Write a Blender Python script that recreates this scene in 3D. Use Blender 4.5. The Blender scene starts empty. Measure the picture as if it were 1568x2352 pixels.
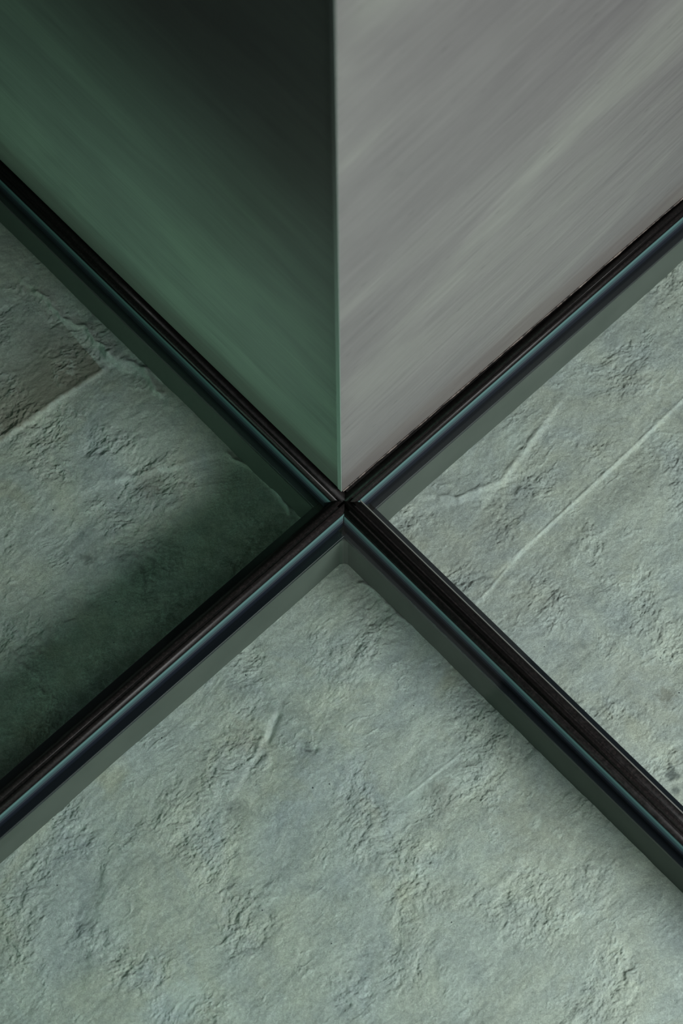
import bpy, bmesh, math, random
import numpy as np
from mathutils import Vector, Matrix

# ------------------------------------------------------------------ camera, world, lights
# units: 1 mm of the place = 0.001 scene metres.  z = 0 is the top of the black rails.
S = 0.001
PHI = math.radians(42.77)                      # direction of the rail running up-right
EA = Vector((math.cos(PHI), math.sin(PHI), 0))     # +a : up-right
EB = Vector((-math.sin(PHI), math.cos(PHI), 0))    # +b : up-left
def W(a, b, z=0.0):
    return (EA * a + EB * b + Vector((0, 0, z))) * S

sc = bpy.context.scene
C = sc.collection
cam_d = bpy.data.cameras.new('camera')
cam = bpy.data.objects.new('camera', cam_d)
C.objects.link(cam)
sc.camera = cam
th, ro = 0.39237699, -0.01198941
F = Vector((0, math.sin(th), -math.cos(th)))
R0 = Vector((1, 0, 0)); U0 = R0.cross(F)
R1 = R0 * math.cos(ro) + U0 * math.sin(ro)
U1 = U0 * math.cos(ro) - R0 * math.sin(ro)
cam.matrix_world = Matrix((
    (R1.x, U1.x, -F.x, -0.0073),
    (R1.y, U1.y, -F.y, -2.14817),
    (R1.z, U1.z, -F.z, 5.12822),
    (0, 0, 0, 1)))
cam_d.sensor_fit = 'HORIZONTAL'
cam_d.sensor_width = 24.0
cam_d.lens = 24.0 * 5550.0 / 1568.0
cam_d.clip_start = 0.1
cam_d.clip_end = 50
cam_d.dof.use_dof = True
cam_d.dof.focus_distance = 5.62
cam_d.dof.aperture_fstop = 2.8

sc.view_settings.view_transform = 'Standard'
sc.view_settings.look = 'None'
sc.view_settings.gamma = 1.0
sc.view_settings.use_curve_mapping = False
sc.view_settings.exposure = 0.0

world = bpy.data.worlds.new('world')
sc.world = world
world.use_nodes = True
bg = world.node_tree.nodes['Background']
bg.inputs['Color'].default_value = (0.85, 0.95, 0.93, 1)
bg.inputs['Strength'].default_value = 0.027

def area(name, loc, target, size, power, color, size_y=None, spread=180):
    l = bpy.data.lights.new(name, 'AREA')
    l.energy = power; l.color = color; l.size = size
    l.spread = math.radians(spread)
    if size_y:
        l.shape = 'RECTANGLE'; l.size_y = size_y
    o = bpy.data.objects.new(name, l); C.objects.link(o)
    o.location = loc
    d = Vector(target) - Vector(loc)
    o.rotation_euler = d.to_track_quat('-Z', 'Y').to_euler()
    return o
def polar(az, el, dist, c=(0, -0.2, 0)):
    az = math.radians(az); el = math.radians(el)
    return (c[0] + dist * math.cos(az) * math.cos(el), c[1] + dist * math.sin(az) * math.cos(el), c[2] + dist * math.sin(el))

area('daylight_window', (3.05, -2.25, 2.10), (0, -0.5, 0.0), 2.4, 214, (0.965, 1.0, 0.985), 1.2)
area('front_fill', (-1.35, -3.0, 2.0), (-0.45, -1.35, -0.18), 0.8, 2.2, (0.66, 1.0, 0.80), 0.8, 56)  # added green-tinted fill to brighten the lower-left stone, no window there
area('green_fill', W(-2500, 560, 560), W(0, 560, 330), 1.7, 1.8, (0.56, 1.0, 0.75), 0.3, 50)  # unseen green fill from lower left, beam narrowed to grade the left panel

# ------------------------------------------------------------------ helpers
def mat(name, col, rough=0.5, spec=0.5, metallic=0.0):
    m = bpy.data.materials.new(name); m.use_nodes = True
    b = m.node_tree.nodes['Principled BSDF']
    b.inputs['Base Color'].default_value = (*col, 1)
    b.inputs['Roughness'].default_value = rough
    b.inputs['Specular IOR Level'].default_value = spec
    b.inputs['Metallic'].default_value = metallic
    return m, m.node_tree, b
def N(nt, typ, **kw):
    n = nt.nodes.new(typ)
    for k, v in kw.items(): setattr(n, k, v)
    return n
def noise(nt, vec, scale, detail=4, rough=0.55, dist=0.0):
    n = N(nt, 'ShaderNodeTexNoise')
    n.inputs['Scale'].default_value = scale
    n.inputs['Detail'].default_value = detail
    n.inputs['Roughness'].default_value = rough
    n.inputs['Distortion'].default_value = dist
    if vec is not None: nt.links.new(vec, n.inputs['Vector'])
    return n.outputs['Fac']
def ramp(nt, fac, stops):
    r = N(nt, 'ShaderNodeValToRGB')
    el = r.color_ramp.elements
    while len(el) < len(stops): el.new(0.5)
    for e, (p, c) in zip(el, stops):
        e.position = p
        e.color = (*c, 1) if len(c) == 3 else c
    nt.links.new(fac, r.inputs['Fac'])
    return r.outputs['Color']
def mix(nt, fac, a, b, mode='MIX'):
    n = N(nt, 'ShaderNodeMix', data_type='RGBA', blend_type=mode)
    for sock, v in ((n.inputs[0], fac), (n.inputs[6], a), (n.inputs[7], b)):
        if isinstance(v, (int, float)): sock.default_value = v
        elif isinstance(v, tuple): sock.default_value = (*v, 1)
        else: nt.links.new(v, sock)
    return n.outputs[2]
def mapping(nt, scale=(1, 1, 1), rot=(0, 0, 0), src='Object'):
    t = N(nt, 'ShaderNodeTexCoord'); m = N(nt, 'ShaderNodeMapping')
    m.inputs['Scale'].default_value = scale
    m.inputs['Rotation'].default_value = rot
    nt.links.new(t.outputs[src], m.inputs['Vector'])
    return m.outputs['Vector']
def bump(nt, h, strength, dist, prev=None):
    b = N(nt, 'ShaderNodeBump')
    b.inputs['Strength'].default_value = strength
    b.inputs['Distance'].default_value = dist
    nt.links.new(h, b.inputs['Height'])
    if prev is not None: nt.links.new(prev, b.inputs['Normal'])
    return b.outputs['Normal']

def link(name, me, m, parent=None, smooth=False):
    me.materials.append(m)
    if smooth: me.polygons.foreach_set('use_smooth', [True] * len(me.polygons))
    o = bpy.data.objects.new(name, me); C.objects.link(o)
    if parent: o.parent = parent
    return o
def mesh(name, verts, faces, m, parent=None, smooth=False):
    me = bpy.data.meshes.new(name)
    me.from_pydata([tuple(v) for v in verts], [], faces)
    me.update()
    bm = bmesh.new(); bm.from_mesh(me)
    bmesh.ops.recalc_face_normals(bm, faces=bm.faces); bm.to_mesh(me); bm.free()
    return link(name, me, m, parent, smooth)
# Local frame of every object in the grid: object rotated by PHI so local x = a, local y = b
def empty(name, label, cat, group=None, loc=(0, 0, 0)):
    o = bpy.data.objects.new(name, None); C.objects.link(o)
    o.empty_display_size = 0.05
    o.location = loc
    o.rotation_euler = (0, 0, PHI)
    o['label'] = label; o['category'] = cat
    if group: o['group'] = group
    return o
def structure(o, label=None):
    o['kind'] = 'structure'
    if label: o['label'] = label
    return o
def box_v(x0, x1, y0, y1, z0, z1):
    v = [(x0, y0, z0), (x1, y0, z0), (x1, y1, z0), (x0, y1, z0), (x0, y0, z1), (x1, y0, z1), (x1, y1, z1), (x0, y1, z1)]
    f = [(0, 3, 2, 1), (4, 5, 6, 7), (0, 1, 5, 4), (1, 2, 6, 5), (2, 3, 7, 6), (3, 0, 4, 7)]
    return [(a * S, b * S, c * S) for a, b, c in v], f
def box(name, ext, m, parent=None, bev=0.0):
    v, f = box_v(*ext)
    o = mesh(name, v, f, m, parent)
    if bev:
        bm = bmesh.new(); bm.from_mesh(o.data)
        bmesh.ops.bevel(bm, geom=bm.edges[:], offset=bev * S, segments=2, affect='EDGES', profile=0.5)
        bm.to_mesh(o.data); bm.free()
    return o

# arms: direction of run (s) and across (t), in (a, b)
ARMS = {'ne': ((1, 0), (0, 1)), 'sw': ((-1, 0), (0, 1)), 'nw': ((0, 1), (1, 0)), 'se': ((0, -1), (1, 0))}
def arm_pt(arm, s, t, z):
    (sx, sy), (tx, ty) = ARMS[arm]
    return ((sx * s + tx * t) * S, (sy * s + ty * t) * S, z * S)
LEN = 1750
def extrude(name, arm, prof, m, parent, s0=None, length=LEN, smooth=False, closed=True, wob=0.0, steps=1, seed=0):
    """prof: list of (t, z) round the section; the inner end is mitred unless s0 is given"""
    rnd = random.Random(seed)
    rows = []
    n = len(prof)
    for k in range(steps + 1):
        u = k / steps
        row = []
        dz = rnd.uniform(-wob, wob) if 0 < k < steps else 0
        dt = rnd.uniform(-wob, wob) if 0 < k < steps else 0
        for (t, z) in prof:
            st = abs(t) if s0 is None else s0
            row.append(arm_pt(arm, st + (length - st) * u, t + dt, z + dz))
        rows.append(row)
    v = [p for r in rows for p in r]
    f = []
    for k in range(steps):
        for i in range(n if closed else n - 1):
            j = (i + 1) % n
            f.append((k * n + i, k * n + j, (k + 1) * n + j, (k + 1) * n + i))
    if closed:
        f.append(tuple(range(n))); f.append(tuple(steps * n + i for i in range(n)))
    return mesh(name, v, f, m, parent, smooth)

# ------------------------------------------------------------------ materials
# rough stone of the floor below the glass
m_stone, nt, b = mat('rough_limestone', (0.3, 0.3, 0.28), 0.75, 0.25)
v = mapping(nt)
big = noise(nt, v, 3.2, 5, 0.6, 0.6)
col = ramp(nt, big, [(0.32, (0.60, 0.63, 0.665)), (0.46, (0.67, 0.69, 0.675)), (0.58, (0.70, 0.70, 0.645)), (0.72, (0.65, 0.68, 0.715))])
mid = noise(nt, v, 14, 6, 0.65, 0.8)
col = mix(nt, 1.0, col, ramp(nt, mid, [(0.28, (0.80, 0.81, 0.83)), (0.50, (1.0, 1.0, 0.99)), (0.72, (1.14, 1.14, 1.10))]), 'MULTIPLY')
blo = noise(nt, mapping(nt, rot=(0, 0, 1.1)), 7.5, 3, 0.5, 0.3)
col = mix(nt, ramp(nt, blo, [(0.62, (0, 0, 0)), (0.74, (0.55, 0.55, 0.55))]), col, (0.66, 0.63, 0.51))
fine = noise(nt, v, 120, 5, 0.7)
col = mix(nt, 1.0, col, ramp(nt, fine, [(0.3, (0.82, 0.82, 0.82)), (0.7, (1.12, 1.12, 1.12))]), 'MULTIPLY')
grain = noise(nt, v, 330, 3, 0.8)
col = mix(nt, 1.0, col, ramp(nt, grain, [(0.32, (0.80, 0.81, 0.82)), (0.50, (0.99, 0.99, 0.99)), (0.66, (1.16, 1.16, 1.15))]), 'MULTIPLY')
# small dark specks
vor = N(nt, 'ShaderNodeTexVoronoi'); vor.inputs['Scale'].default_value = 26; nt.links.new(v, vor.inputs['Vector'])
vc = N(nt, 'ShaderNodeSeparateColor'); nt.links.new(vor.outputs['Color'], vc.inputs[0])
sp = ramp(nt, vor.outputs['Distance'], [(0.035, (1, 1, 1)), (0.06, (0, 0, 0))])
gate = ramp(nt, vc.outputs[0], [(0.86, (0, 0, 0)), (0.88, (1, 1, 1))])
col = mix(nt, mix(nt, 1.0, sp, gate, 'MULTIPLY'), col, (0.03, 0.035, 0.045))
at = N(nt, 'ShaderNodeAttribute', attribute_name='stain'); 
col = mix(nt, at.outputs['Color'], col, (0.13, 0.145, 0.15))
at2 = N(nt, 'ShaderNodeAttribute', attribute_name='blush_shade')
col = mix(nt, at2.outputs['Color'], col, (0.30, 0.265, 0.215))  # brown stains, plus painted shade beyond the left crack
at3 = N(nt, 'ShaderNodeAttribute', attribute_name='vein_glint')
col = mix(nt, at3.outputs['Color'], col, (0.86, 0.92, 0.90))  # pale patches and painted highlights along the ridges
# mossy tint doubling as painted shade by the rail, pale thread-like crests
at4 = N(nt, 'ShaderNodeAttribute', attribute_name='moss_shade')
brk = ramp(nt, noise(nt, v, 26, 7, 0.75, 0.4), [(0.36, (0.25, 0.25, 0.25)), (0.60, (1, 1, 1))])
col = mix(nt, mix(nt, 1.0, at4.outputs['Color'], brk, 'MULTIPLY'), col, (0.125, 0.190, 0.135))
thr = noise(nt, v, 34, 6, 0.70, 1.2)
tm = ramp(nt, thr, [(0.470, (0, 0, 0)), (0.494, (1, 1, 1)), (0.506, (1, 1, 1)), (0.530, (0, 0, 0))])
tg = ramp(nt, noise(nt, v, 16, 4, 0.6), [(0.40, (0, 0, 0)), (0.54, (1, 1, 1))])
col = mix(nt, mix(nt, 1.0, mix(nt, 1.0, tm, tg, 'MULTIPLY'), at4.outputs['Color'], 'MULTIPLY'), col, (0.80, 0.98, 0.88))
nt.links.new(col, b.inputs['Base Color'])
vs = mapping(nt, scale=(1, 1.25, 1), rot=(0, 0, -0.75))
h1 = noise(nt, vs, 42, 10, 0.80, 0.1)
h2 = noise(nt, v, 170, 7, 0.80)
h3 = noise(nt, vs, 15, 6, 0.62, 0.2)
n1 = bump(nt, h3, 0.20, 0.010)
n2 = bump(nt, h1, 0.55, 0.0095, n1)
n3 = bump(nt, h2, 0.70, 0.0055, n2)
n3 = bump(nt, noise(nt, v, 400, 4, 0.8), 0.6, 0.0026, n3)
nt.links.new(n3, b.inputs['Normal'])

# panels: marble-like, streaked along the base
def panel_mat(name, dark, light, axis, seed):
    m, nt, b = mat(name, light, 0.38, 0.4)
    # local coordinates: x = a, y = b, z up.  Streaks run along the base: compress that axis.
    sca = (1.1, 14, 14) if axis == 'x' else (14, 1.1, 14)
    tilt = (0, 0.16, 0) if axis == 'x' else (-0.05, 0, 0)
    t = N(nt, 'ShaderNodeTexCoord'); mp = N(nt, 'ShaderNodeMapping', vector_type='POINT')
    pre = N(nt, 'ShaderNodeMapping'); pre.inputs['Rotation'].default_value = tilt
    pre.inputs['Location'].default_value = (seed, seed * 0.7, seed * 1.3)
    nt.links.new(t.outputs['Object'], pre.inputs['Vector'])
    mp.inputs['Scale'].default_value = sca
    nt.links.new(pre.outputs[0], mp.inputs['Vector'])
    st = noise(nt, mp.outputs[0], 1.0, 7, 0.62, 0.5)
    mp2 = N(nt, 'ShaderNodeMapping')
    mp2.inputs['Scale'].default_value = (1.0, 2.8, 2.8) if axis == 'x' else (2.8, 1.0, 2.8)
    nt.links.new(pre.outputs[0], mp2.inputs['Vector'])
    cl = noise(nt, mp2.outputs[0], 1.0, 4, 0.5, 0.9)
    mp3 = N(nt, 'ShaderNodeMapping')
    mp3.inputs['Scale'].default_value = (6, 90, 90) if axis == 'x' else (90, 6, 90)
    nt.links.new(pre.outputs[0], mp3.inputs['Vector'])
    fi = noise(nt, mp3.outputs[0], 1.0, 5, 0.7)
    c = ramp(nt, st, [(0.28, tuple(0.5 * p + 0.5 * q for p, q in zip(dark, light))), (0.38, tuple(0.25 * p + 0.75 * q for p, q in zip(dark, light))), (0.62, light)])
    c = mix(nt, 1.0, c, ramp(nt, cl, [(0.34, (0.84, 0.83, 0.845)), (0.5, (0.95, 0.95, 0.95)), (0.66, (1.14, 1.18, 1.12))]), 'MULTIPLY')
    c = mix(nt, 1.0, c, ramp(nt, fi, [(0.3, (0.84, 0.84, 0.84)), (0.7, (1.09, 1.09, 1.09))]), 'MULTIPLY')
    # flecks, elongated with the grain
    vo = N(nt, 'ShaderNodeTexVoronoi'); vo.inputs['Scale'].default_value = 1.0
    mp4 = N(nt, 'ShaderNodeMapping'); mp4.inputs['Scale'].default_value = (14, 55, 55) if axis == 'x' else (55, 14, 55)
    nt.links.new(pre.outputs[0], mp4.inputs['Vector']); nt.links.new(mp4.outputs[0], vo.inputs['Vector'])
    sc_ = N(nt, 'ShaderNodeSeparateColor'); nt.links.new(vo.outputs['Color'], sc_.inputs[0])
    g = mix(nt, 1.0, ramp(nt, vo.outputs['Distance'], [(0.05, (0.5, 0.5, 0.5)), (0.16, (0, 0, 0))]), ramp(nt, sc_.outputs[0], [(0.74, (0, 0, 0)), (0.80, (1, 1, 1))]), 'MULTIPLY')
    c = mix(nt, g, c, tuple(x * 0.42 for x in dark))
    # grime along the foot of the panel
    se = N(nt, 'ShaderNodeSeparateXYZ'); nt.links.new(t.outputs['Object'], se.inputs[0])
    ad = N(nt, 'ShaderNodeMath', operation='MULTIPLY_ADD'); ad.inputs[1].default_value = -0.16
    nt.links.new(cl, ad.inputs[0]); nt.links.new(se.outputs['Z'], ad.inputs[2])
    gr = ramp(nt, ad.outputs[0], [(0.0, (0.42, 0.42, 0.42)), (0.012, (0.22, 0.22, 0.22)), (0.07, (0, 0, 0))])
    c = mix(nt, gr, c, (0.10, 0.082, 0.074))
    nt.links.new(c, b.inputs['Base Color'])
    nt.links.new(bump(nt, st, 0.25, 0.004), b.inputs['Normal'])
    return m
m_panel_l = panel_mat('green_lit_panel_stone', (0.135, 0.165, 0.145), (0.235, 0.290, 0.250), 'y', 3.1)  # same stone as the grey panel, green of the light put into its colour
m_panel_r = panel_mat('grey_panel_stone', (0.136, 0.134, 0.134), (0.190, 0.190, 0.183), 'x', 7.7)
m_edge, nt, b = mat('polished_panel_edge', (0.34, 0.43, 0.38), 0.25, 0.5)

# black rubber / painted steel of the rails
m_rail, nt, b = mat('black_painted_steel', (0.014, 0.012, 0.012), 0.38, 0.3)
v = mapping(nt)
d = noise(nt, v, 160, 4, 0.7)
nt.links.new(ramp(nt, d, [(0.45, (0.006, 0.0055, 0.0055)), (0.72, (0.022, 0.017, 0.017))]), b.inputs['Base Color'])
nt.links.new(ramp(nt, noise(nt, v, 45, 3), [(0.3, (0.32, 0.32, 0.32)), (0.7, (0.55, 0.55, 0.55))]), b.inputs['Roughness'])
nt.links.new(bump(nt, d, 0.15, 0.001), b.inputs['Normal'])
m_gasket, nt, b = mat('black_rubber', (0.018, 0.015, 0.015), 0.42, 0.25)
d = noise(nt, mapping(nt), 220, 3, 0.7)
nt.links.new(ramp(nt, d, [(0.50, (0.009, 0.0075, 0.0075)), (0.75, (0.034, 0.026, 0.025))]), b.inputs['Base Color'])
m_ledge, nt, b = mat('dark_blue_black_ledge', (0.0085, 0.0105, 0.0150), 0.30, 0.35)
m_bead, nt, b = mat('worn_silver_bead', (0.36, 0.36, 0.34), 0.35, 0.5, 0.6)
m_wall, nt, b = mat('grey_green_render', (0.165, 0.190, 0.170), 0.85, 0.2)
v = mapping(nt)
nt.links.new(ramp(nt, noise(nt, v, 5, 3), [(0.35, (0.082, 0.094, 0.083)), (0.65, (0.100, 0.112, 0.100))]), b.inputs['Base Color'])
m_seal, nt, b = mat('dirty_sealant', (0.20, 0.17, 0.15), 0.6, 0.3)
nt.links.new(ramp(nt, noise(nt, mapping(nt), 40, 5, 0.7), [(0.40, (0.02, 0.017, 0.016)), (0.55, (0.16, 0.13, 0.115)), (0.7, (0.30, 0.26, 0.23))]), b.inputs['Base Color'])

# clear walk-on glass: coated see-through faces that mirror a little at a glance
def glass():
    m = bpy.data.materials.new('greenish_glass'); m.use_nodes = True
    nt = m.node_tree; nt.nodes.clear()
    out = N(nt, 'ShaderNodeOutputMaterial'); mx = N(nt, 'ShaderNodeMixShader')
    # same reflectance from either side of a face, as the light passes straight through a parallel sheet
    fr = N(nt, 'ShaderNodeFresnel'); ge = N(nt, 'ShaderNodeNewGeometry'); mr = N(nt, 'ShaderNodeMapRange')
    mr.inputs['To Min'].default_value = 1.42; mr.inputs['To Max'].default_value = 1 / 1.42
    nt.links.new(ge.outputs['Backfacing'], mr.inputs['Value']); nt.links.new(mr.outputs[0], fr.inputs['IOR'])
    tr = N(nt, 'ShaderNodeBsdfTransparent'); tr.inputs['Color'].default_value = (0.950, 0.985, 0.970, 1)
    gl = N(nt, 'ShaderNodeBsdfGlossy'); gl.inputs['Roughness'].default_value = 0.02
    gl.inputs['Color'].default_value = (1, 1, 1, 1)
    nt.links.new(fr.outputs[0], mx.inputs[0]); nt.links.new(tr.outputs[0], mx.inputs[1]); nt.links.new(gl.outputs[0], mx.inputs[2])
    nt.links.new(mx.outputs[0], out.inputs[0])
    return m
m_glass = glass()
# laminated edge of the glass: layers of blue-green glass and clear film, stacked through the thickness
m_gedge, nt, b = mat('laminated_glass_edge', (0.1, 0.2, 0.2), 0.55, 0.10)
t = N(nt, 'ShaderNodeTexCoord'); se = N(nt, 'ShaderNodeSeparateXYZ'); nt.links.new(t.outputs['Object'], se.inputs[0])
mr = N(nt, 'ShaderNodeMapRange'); mr.inputs['From Min'].default_value = -0.034; mr.inputs['From Max'].default_value = -0.001
nt.links.new(se.outputs['Z'], mr.inputs['Value'])
# 1.0 is the top (z = -1 mm), 0.70 the foot of the slope (z = -11 mm)
nt.links.new(ramp(nt, mr.outputs[0], [(0.0, (0.005, 0.007, 0.012)), (0.69, (0.010, 0.013, 0.023)), (0.72, (0.020, 0.024, 0.038)), (0.76, (0.010, 0.018, 0.025)), (0.80, (0.055, 0.095, 0.112)), (0.825, (0.020, 0.036, 0.046)),
    (0.85, (0.060, 0.115, 0.125)), (0.88, (0.038, 0.080, 0.086)), (0.92, (0.098, 0.185, 0.190)), (0.97, (0.080, 0.155, 0.155)), (1.0, (0.012, 0.02, 0.02))]), b.inputs['Base Color'])

# ------------------------------------------------------------------ the stone floor (real relief)
ZF = -187.0
def fade(t): return t * t * t * (t * (t * 6 - 15) + 10)
def gnoise(x, y, seed):
    rng = np.random.RandomState(seed)
    n = 256
    ang = rng.rand(n, n).astype(np.float32) * 2 * np.pi
    gx, gy = np.cos(ang), np.sin(ang)
    xi = np.floor(x).astype(np.int64); yi = np.floor(y).astype(np.int64)
    fx = (x - xi).astype(np.float32); fy = (y - yi).astype(np.float32)
    u, v_ = fade(fx), fade(fy)
    def g(ix, iy, dx, dy):
        a = ix % n; b_ = iy % n
        return gx[a, b_] * dx + gy[a, b_] * dy
    n00 = g(xi, yi, fx, fy); n10 = g(xi + 1, yi, fx - 1, fy)
    n01 = g(xi, yi + 1, fx, fy - 1); n11 = g(xi + 1, yi + 1, fx - 1, fy - 1)
    return ((n00 * (1 - u) + n10 * u) * (1 - v_) + (n01 * (1 - u) + n11 * u) * v_) * 1.5
def fbm(x, y, seed, o=4, gain=0.5):
    s = 0; a = 1.0; tot = 0
    for k in range(o):
        s = s + a * gnoise(x * 2 ** k + 13.7 * k, y * 2 ** k + 5.1 * k, seed + k); tot += a; a *= gain
    return s / tot
def segdist(X, Y, p, q):
    px, py = p; qx, qy = q
    dx, dy = qx - px, qy - py
    L2 = dx * dx + dy * dy
    t = np.clip(((X - px) * dx + (Y - py) * dy) / L2, 0, 1)
    d = np.hypot(X - px - t * dx, Y - py - t * dy)
    side = ((X - px) * dy - (Y - py) * dx) / math.sqrt(L2)
    return d, side, t
def sstep(a, b_, x):
    t = np.clip((x - a) / (b_ - a), 0, 1); return t * t * (3 - 2 * t)
RF = np.array
def unproj(px, py, z=ZF):
    Cc = np.array([-7.3, -2148.17, 5128.22])
    d = np.array(F) * 5550 + np.array(R1) * (px - 784) - np.array(U1) * (py - 1176)
    t = (z - Cc[2]) / d[2]
    q = Cc + t * d
    return q[0], q[1]
def build_floor():
    x0, x1, y0, y1, st = -1150, 1150, -1500, 1050, 2.1
    nx = int((x1 - x0) / st) + 1; ny = int((y1 - y0) / st) + 1
    xs = np.linspace(x0, x1, nx); ys = np.linspace(y0, y1, ny)
    X, Y = np.meshgrid(xs, ys)
    wx = X + 28 * fbm(X / 170, Y / 170, 11, 3); wy = Y + 28 * fbm(X / 170 + 40, Y / 170, 21, 3)
    c, s = math.cos(0.72), math.sin(0.72)
    A = wx * c + wy * s; B = -wx * s + wy * c          # A runs up-right
    h = 6.0 * fbm(X / 420, Y / 420, 31, 2)
    t1 = fbm(A / 210, B / 110, 41, 5, 0.55)
    lv = t1 * 7.0 + 0.35 * fbm(X / 30, Y / 30, 43, 4, 0.6)   # cleft terraces with ragged edges
    fl = np.floor(lv); fr = lv - fl
    ter = (fl + sstep(0.80, 1.0, fr)) / 7.0
    amt = sstep(-0.10, 0.30, fbm(X / 200 + 9, Y / 200, 55, 4))   # where the face is broken, where it is smooth
    h += 7 * (ter * (0.25 + 0.75 * amt) + t1 * 0.6)
    h += (0.30 + 1.0 * amt) * 1.1 * (1 - np.abs(fbm(A / 52, B / 33, 61, 5, 0.6)) * 2.2)
    h += (0.9 + 0.8 * amt) * 1.6 * fbm(A / 17, B / 14, 71, 4, 0.7)
    lv2 = fbm(A / 55 + 50, B / 42, 81, 5, 0.6) * 3.2
    f2 = np.floor(lv2); h += 1.9 * amt * (f2 + sstep(0.82, 1.0, lv2 - f2))
    # sharp crests, painted pale where they would catch the light
    crest = sstep(0.10, 0.0, np.abs(fbm(A / 75, B / 45, 101, 5, 0.62))) * sstep(0.05, 0.35, fbm(X / 90, Y / 90, 111, 3))
    vein_glint = 0.30 * crest
    h += 1.6 * crest
    # named ridges and cracks
    stain = np.zeros_like(X); blush_shade = np.zeros_like(X)
    wob = 14 * fbm(X / 60, Y / 60, 91, 3)
    def ridge(p, q, w, a, edge=0.0):
        d, sd, t = segdist(X + wob, Y + wob, unproj(*p), unproj(*q))
        e = np.exp(-(d / w) ** 2) * a
        nonlocal h
        h = h + e
        nonlocal vein_glint
        vein_glint = np.maximum(vein_glint, 0.32 * np.exp(-(d / (w * 0.6)) ** 2) * sstep(-0.15, 0.2, fbm(X / 30, Y / 30, 121, 3)))  # ridge lines lightened in colour as if lit
        if edge: h = h + edge * sstep(-w, w, sd) * np.exp(-(d / 90) ** 2)
    ridge((1205, 1258), (1420, 1060), 4.0, 3, -5); ridge((1420, 1060), (1580, 905), 4.0, 3, -5); ridge((1110, 1370), (1200, 1262), 4, 2, -3)
    ridge((1015, 1140), (1060, 1140), 7, 5, -5); ridge((1060, 1140), (1150, 1105), 7, 5, -5); ridge((1150, 1105), (1250, 975), 7, 5, -5)
    ridge((85, 670), (250, 810), 6, 7, -5); ridge((250, 810), (330, 850), 8, 8, -6); ridge((330, 850), (370, 900), 8, 7, -4)
    ridge((0, 1010), (235, 845), 7, 3, -5)
    dq, sq, tq = segdist(X, Y, unproj(-200, 1155), unproj(235, 845))
    blush_shade = np.maximum(blush_shade, 0.85 * sstep(-6, 6, -sq + wob * 0.3) * np.exp(-(dq / 170) ** 2) * (tq < 1))  # brown darkening painted in place of the upright panel's shadow
    ridge((590, 1080), (690, 1190), 5, 9, -5); ridge((520, 1040), (590, 1080), 5, 6)
    ridge((260, 1110), (440, 1060), 10, 3, -4)
    ridge((830, 1340), (1000, 1470), 6, 5, 3); ridge((1000, 1470), (1130, 1590), 6, 4, 3)
    ridge((578, 1745), (606, 1690), 6, 3, -4); ridge((935, 1828), (1040, 1745), 3.0, 1.5, -1.5)
    ridge((640, 1640), (612, 1700), 8, -5, 0); ridge((690, 1715), (725, 1718), 7, -4, 0)
    ridge((1000, 1340), (1100, 1330), 7, -3, 2); ridge((240, 2010), (205, 2200), 14, 1, -3)
    def blob(arr, px, py, r, a, rough=0.6):
        qx, qy = unproj(px, py)
        d = np.hypot(X - qx, Y - qy) / r + rough * fbm(X / 14, Y / 14, int(px), 3)
        return np.maximum(arr, a * sstep(1.0, 0.3, d))
    for px, py, r, a in ((1543, 1775, 24, .8), (1552, 1815, 14, .7), (200, 1285, 22, .6), (1335, 1480, 16, .3), (708, 1716, 16, .7), (545, 1860, 40, .35), (650, 1640, 45, .22)):
        stain = blob(stain, px, py, r, a)
    for px, py, r, a in ((955, 1830, 60, .28), (1230, 1890, 24, .3), (430, 2290, 60, .35), (1180, 1010, 60, .3)):
        vein_glint = blob(vein_glint, px, py, r, a)
    for px, py, r, a in ((1530, 1597, 30, .55), (345, 1105, 50, .45), (1010, 1830, 60, .3), (1240, 1900, 120, .25), (560, 1690, 60, .3)):
        blush_shade = blob(blush_shade, px, py, r, a)
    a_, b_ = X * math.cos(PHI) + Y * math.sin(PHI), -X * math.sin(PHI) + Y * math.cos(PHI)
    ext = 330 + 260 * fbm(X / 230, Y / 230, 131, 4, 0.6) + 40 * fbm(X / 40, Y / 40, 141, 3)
    moss_shade = 0.50 * sstep(1.25, 0.25, (b_ - 50) / ext) * (b_ > 0) * sstep(-45, -60, a_)  # stain and painted shade together, spreading from the lower-left rail
    h = h - h.mean()
    h = np.clip(h, -22, 14)
    Z = ZF + h - 3
    v_ = np.stack([X * S, Y * S, Z * S], -1).reshape(-1, 3).astype(np.float32)
    idx = np.arange(nx * ny).reshape(ny, nx)
    q = np.stack([idx[:-1, :-1], idx[:-1, 1:], idx[1:, 1:], idx[1:, :-1]], -1).reshape(-1).astype(np.int32)
    nf = (nx - 1) * (ny - 1)
    me = bpy.data.meshes.new('floor')
    me.vertices.add(nx * ny); me.vertices.foreach_set('co', v_.ravel())
    me.loops.add(nf * 4); me.loops.foreach_set('vertex_index', q)
    me.polygons.add(nf)
    me.polygons.foreach_set('loop_start', np.arange(0, nf * 4, 4, dtype=np.int32))
    me.polygons.foreach_set('loop_total', np.full(nf, 4, np.int32))
    me.polygons.foreach_set('use_smooth', np.ones(nf, bool))
    for nm, arr in (('stain', stain), ('blush_shade', blush_shade), ('vein_glint', vein_glint), ('moss_shade', moss_shade)):
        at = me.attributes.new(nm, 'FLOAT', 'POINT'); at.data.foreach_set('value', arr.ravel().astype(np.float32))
    me.update(); me.validate()
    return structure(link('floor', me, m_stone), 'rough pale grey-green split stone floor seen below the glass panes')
build_floor()

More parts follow.
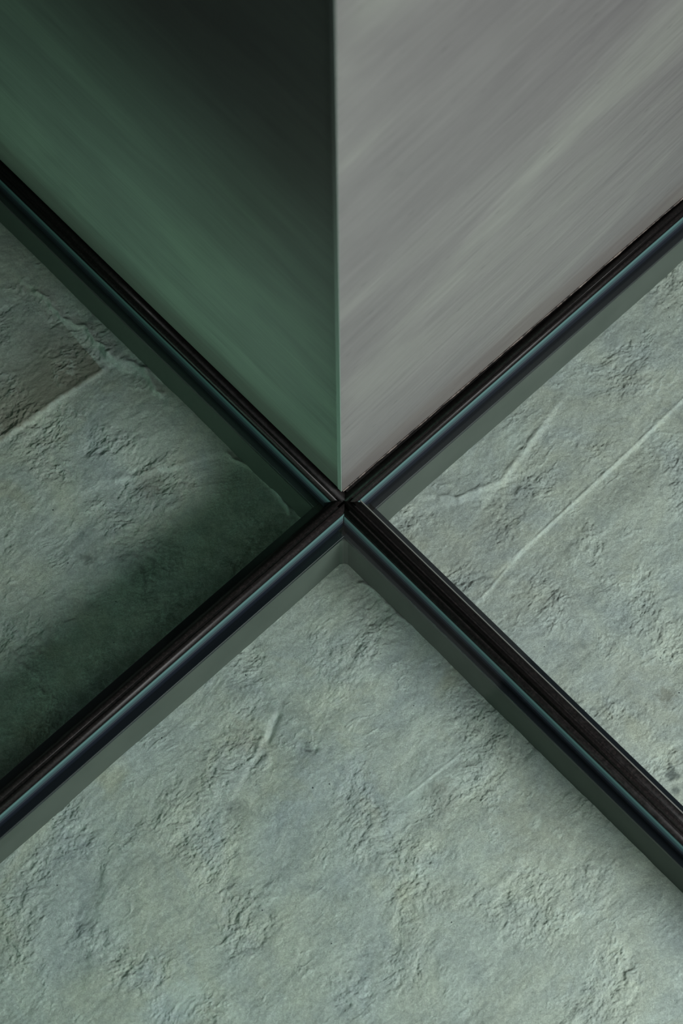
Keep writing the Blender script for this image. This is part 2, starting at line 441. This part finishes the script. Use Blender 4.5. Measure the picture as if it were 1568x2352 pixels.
# ------------------------------------------------------------------ the rendered kerb walls under the rails
WN = {'sw': ('wall_front_left', 50), 'ne': ('wall_back_right', 50), 'nw': ('wall_back_left', 50), 'se': ('wall_front_right', 50)}
for arm, (nm, hw) in WN.items():
    s0 = 0 if arm in ('sw', 'ne') else hw
    o = extrude(nm, arm, [(-hw, -230), (hw, -230), (hw, -47), (-hw, -47)], m_wall, None, s0=s0)
    o.rotation_euler = (0, 0, PHI)
    structure(o)

jv = [(-50, -64), (-50.0, -50.0), (-64, -50), (-55.5, -55.5)]
jo = mesh('trim_1', [(x * S, y * S, -225 * S) for x, y in jv] + [(x * S, y * S, -47 * S) for x, y in jv],
     [(0, 1, 2, 3), (4, 5, 6, 7), (0, 1, 5, 4), (1, 2, 6, 5), (2, 3, 7, 6), (3, 0, 4, 7)], m_wall)
jo.rotation_euler = (0, 0, PHI); structure(jo, 'small rounded joint in the corner of the kerb walls')
# ------------------------------------------------------------------ rails
def arc(t0, t1, z0, hgt, n=8):
    return [(t0 + (t1 - t0) * k / n, z0 + hgt * math.sin(math.pi * k / n)) for k in range(n + 1)]
def rail(arm, label, t0, t1, kind):
    r = empty('frame_rail', label, 'rail', 'black rails meeting in a cross')
    # core rail standing between the panes; the top is left a little low for the rubber
    extrude('core_bar', arm, [(t0, -36), (t1, -36), (t1, -3.0), (t1 - 1.2, -1.5), (t0 + 1.2, -1.5), (t0, -3.0)], m_rail, r)
    # wide ledge the panes sit on, mitred too
    extrude('ledge', arm, [(-51, -47), (51, -47), (51, -36.5), (50, -35.5), (-50, -35.5), (-51, -36.5)], m_ledge, r)
    mid = (t0 + t1) / 2
    if kind == 'double':
        for x0, x1 in ((t0 + 1.0, mid - 2.5), (mid + 2.5, t1 - 1.0)):
            g = arc(x0, x1, -2.0, 5.0)
            extrude('rubber_gasket', arm, g, m_gasket, r, smooth=True)
    elif kind == 'single':
        extrude('rubber_gasket', arm, arc(mid - 8, mid + 8, -2.0, 4.5, 10), m_gasket, r, smooth=True)
        for x0, x1 in ((t0 + 1.0, mid - 10), (mid + 10, t1 - 1.0)):
            extrude('edge_strip', arm, arc(x0, x1, -2.0, 2.2, 6), m_rail, r, smooth=True)
    else:
        extrude('rubber_gasket', arm, arc(t0 + 1, t0 + 13, -2.0, 3.5), m_gasket, r, smooth=True)
        extrude('edge_strip', arm, arc(t0 + 15, t1 - 6, -2.0, 1.6, 6), m_rail, r, smooth=True)
    return r
rail('sw', 'black rail with two rounded rubber gaskets running to the lower left', -20, 22, 'double')
rail('se', 'black rail with one broad rounded top running to the lower right', -24, 27, 'single')
rail('ne', 'thin black rail along the foot of the pale grey panel', -20, 22, 'thin')
rail('nw', 'thin black rail along the foot of the dark green panel', -22, 24, 'thin')

# ------------------------------------------------------------------ glass panes
def pane(label, ext, edges):
    x0, x1, y0, y1 = ext
    p = empty('glass_pane', label, 'glass pane', 'walk-on glass panes between the black rails')
    v_, f = box_v(x0, x1, y0, y1, -34.0, -1.0)
    # the two sides against the rails belong to the polished edge part: leave them off the sheet
    box('glass_sheet', (x0, x1, y0, y1, -34.0, -1.0), m_glass, p)
    for (arm, t0, sg) in edges:
        # the edge is ground to a slope at the top and square below
        extrude('polished_edge', arm, [(t0, -0.9), (t0 + sg * 11.5, -11.0), (t0 + sg * 11.5, -34.3), (t0, -34.3)], m_gedge, p, length=L)
    return p
L = 1745
g = 1.2
pane('glass pane over the bright stone at the bottom, below the crossing',
     (-L, -24 - g, -L, -20 - g), [('sw', -20.6, -1), ('se', -24.6, -1)])
pr = pane('glass pane over pale stone right of the crossing, silver bead along one edge',
     (27 + 3.6, L, -L, -20 - g), [('ne', -20.6, -1)])
box('silver_bead', (27.4, 30.2, -L, -22.0, -12, -0.4), m_bead, pr, 0.8)['label'] = 'thin worn silver bead'
pane('glass pane over the dark green shaded stone left of the crossing',
     (-L, -22 - g, 22 + g, L), [('nw', -22.6, -1)])

# ------------------------------------------------------------------ upright panels
H = 2900
def slab(name, pts, m, z0, z1, parent):
    v_ = [(x * S, y * S, z0 * S) for x, y in pts] + [(x * S, y * S, z1 * S) for x, y in pts]
    n = len(pts)
    f = [tuple(range(n))[::-1], tuple(range(n, 2 * n))] + [(i, (i + 1) % n, n + (i + 1) % n, n + i) for i in range(n)]
    return mesh(name, v_, f, m, parent)
pg = empty('upright_panel', 'tall dark green streaked panel standing on the left of the upright corner', 'panel', None)
slab('panel_face', [(12.5, 35.5), (12.5, 1745), (40, 1745), (40, 35.5)], m_panel_l, 1.5, H, pg)
pp = empty('upright_panel', 'tall pale grey streaked panel standing on the right of the upright corner', 'panel', None)
slab('panel_face', [(12.2, 22.0), (1745, 12.5), (1745, 24.5), (12.2, 34.0)], m_panel_r, 1.5, H, pp)
slab('polished_edge', [(11.0, 22.6), (12.1, 22.6), (12.1, 34.6), (11.0, 34.6)], m_edge, 1.5, H, pp)['label'] = 'pale green narrow polished edge at the corner'
rows = 260; n = 7; vv = []; ff = []
rnd = random.Random(5)
for k in range(rows + 1):
    u = k / rows; s_ = 14 + (1740 - 14) * u
    r_ = 1.7 + 0.9 * math.sin(k * 0.31) * math.sin(k * 0.083) + rnd.uniform(-0.35, 0.35)
    yb = 22.0 - 9.5 * u - 1.4
    for j in range(n):
        a_ = math.pi * 2 * j / n
        vv.append((s_ * S, (yb + r_ * math.cos(a_)) * S, (2.2 + r_ * math.sin(a_)) * S))
for k in range(rows):
    for j in range(n):
        ff.append((k * n + j, k * n + (j + 1) % n, (k + 1) * n + (j + 1) % n, (k + 1) * n + j))
mesh('sealant_bead', vv, ff, m_seal, pp, True)['label'] = 'uneven dirty sealant line'
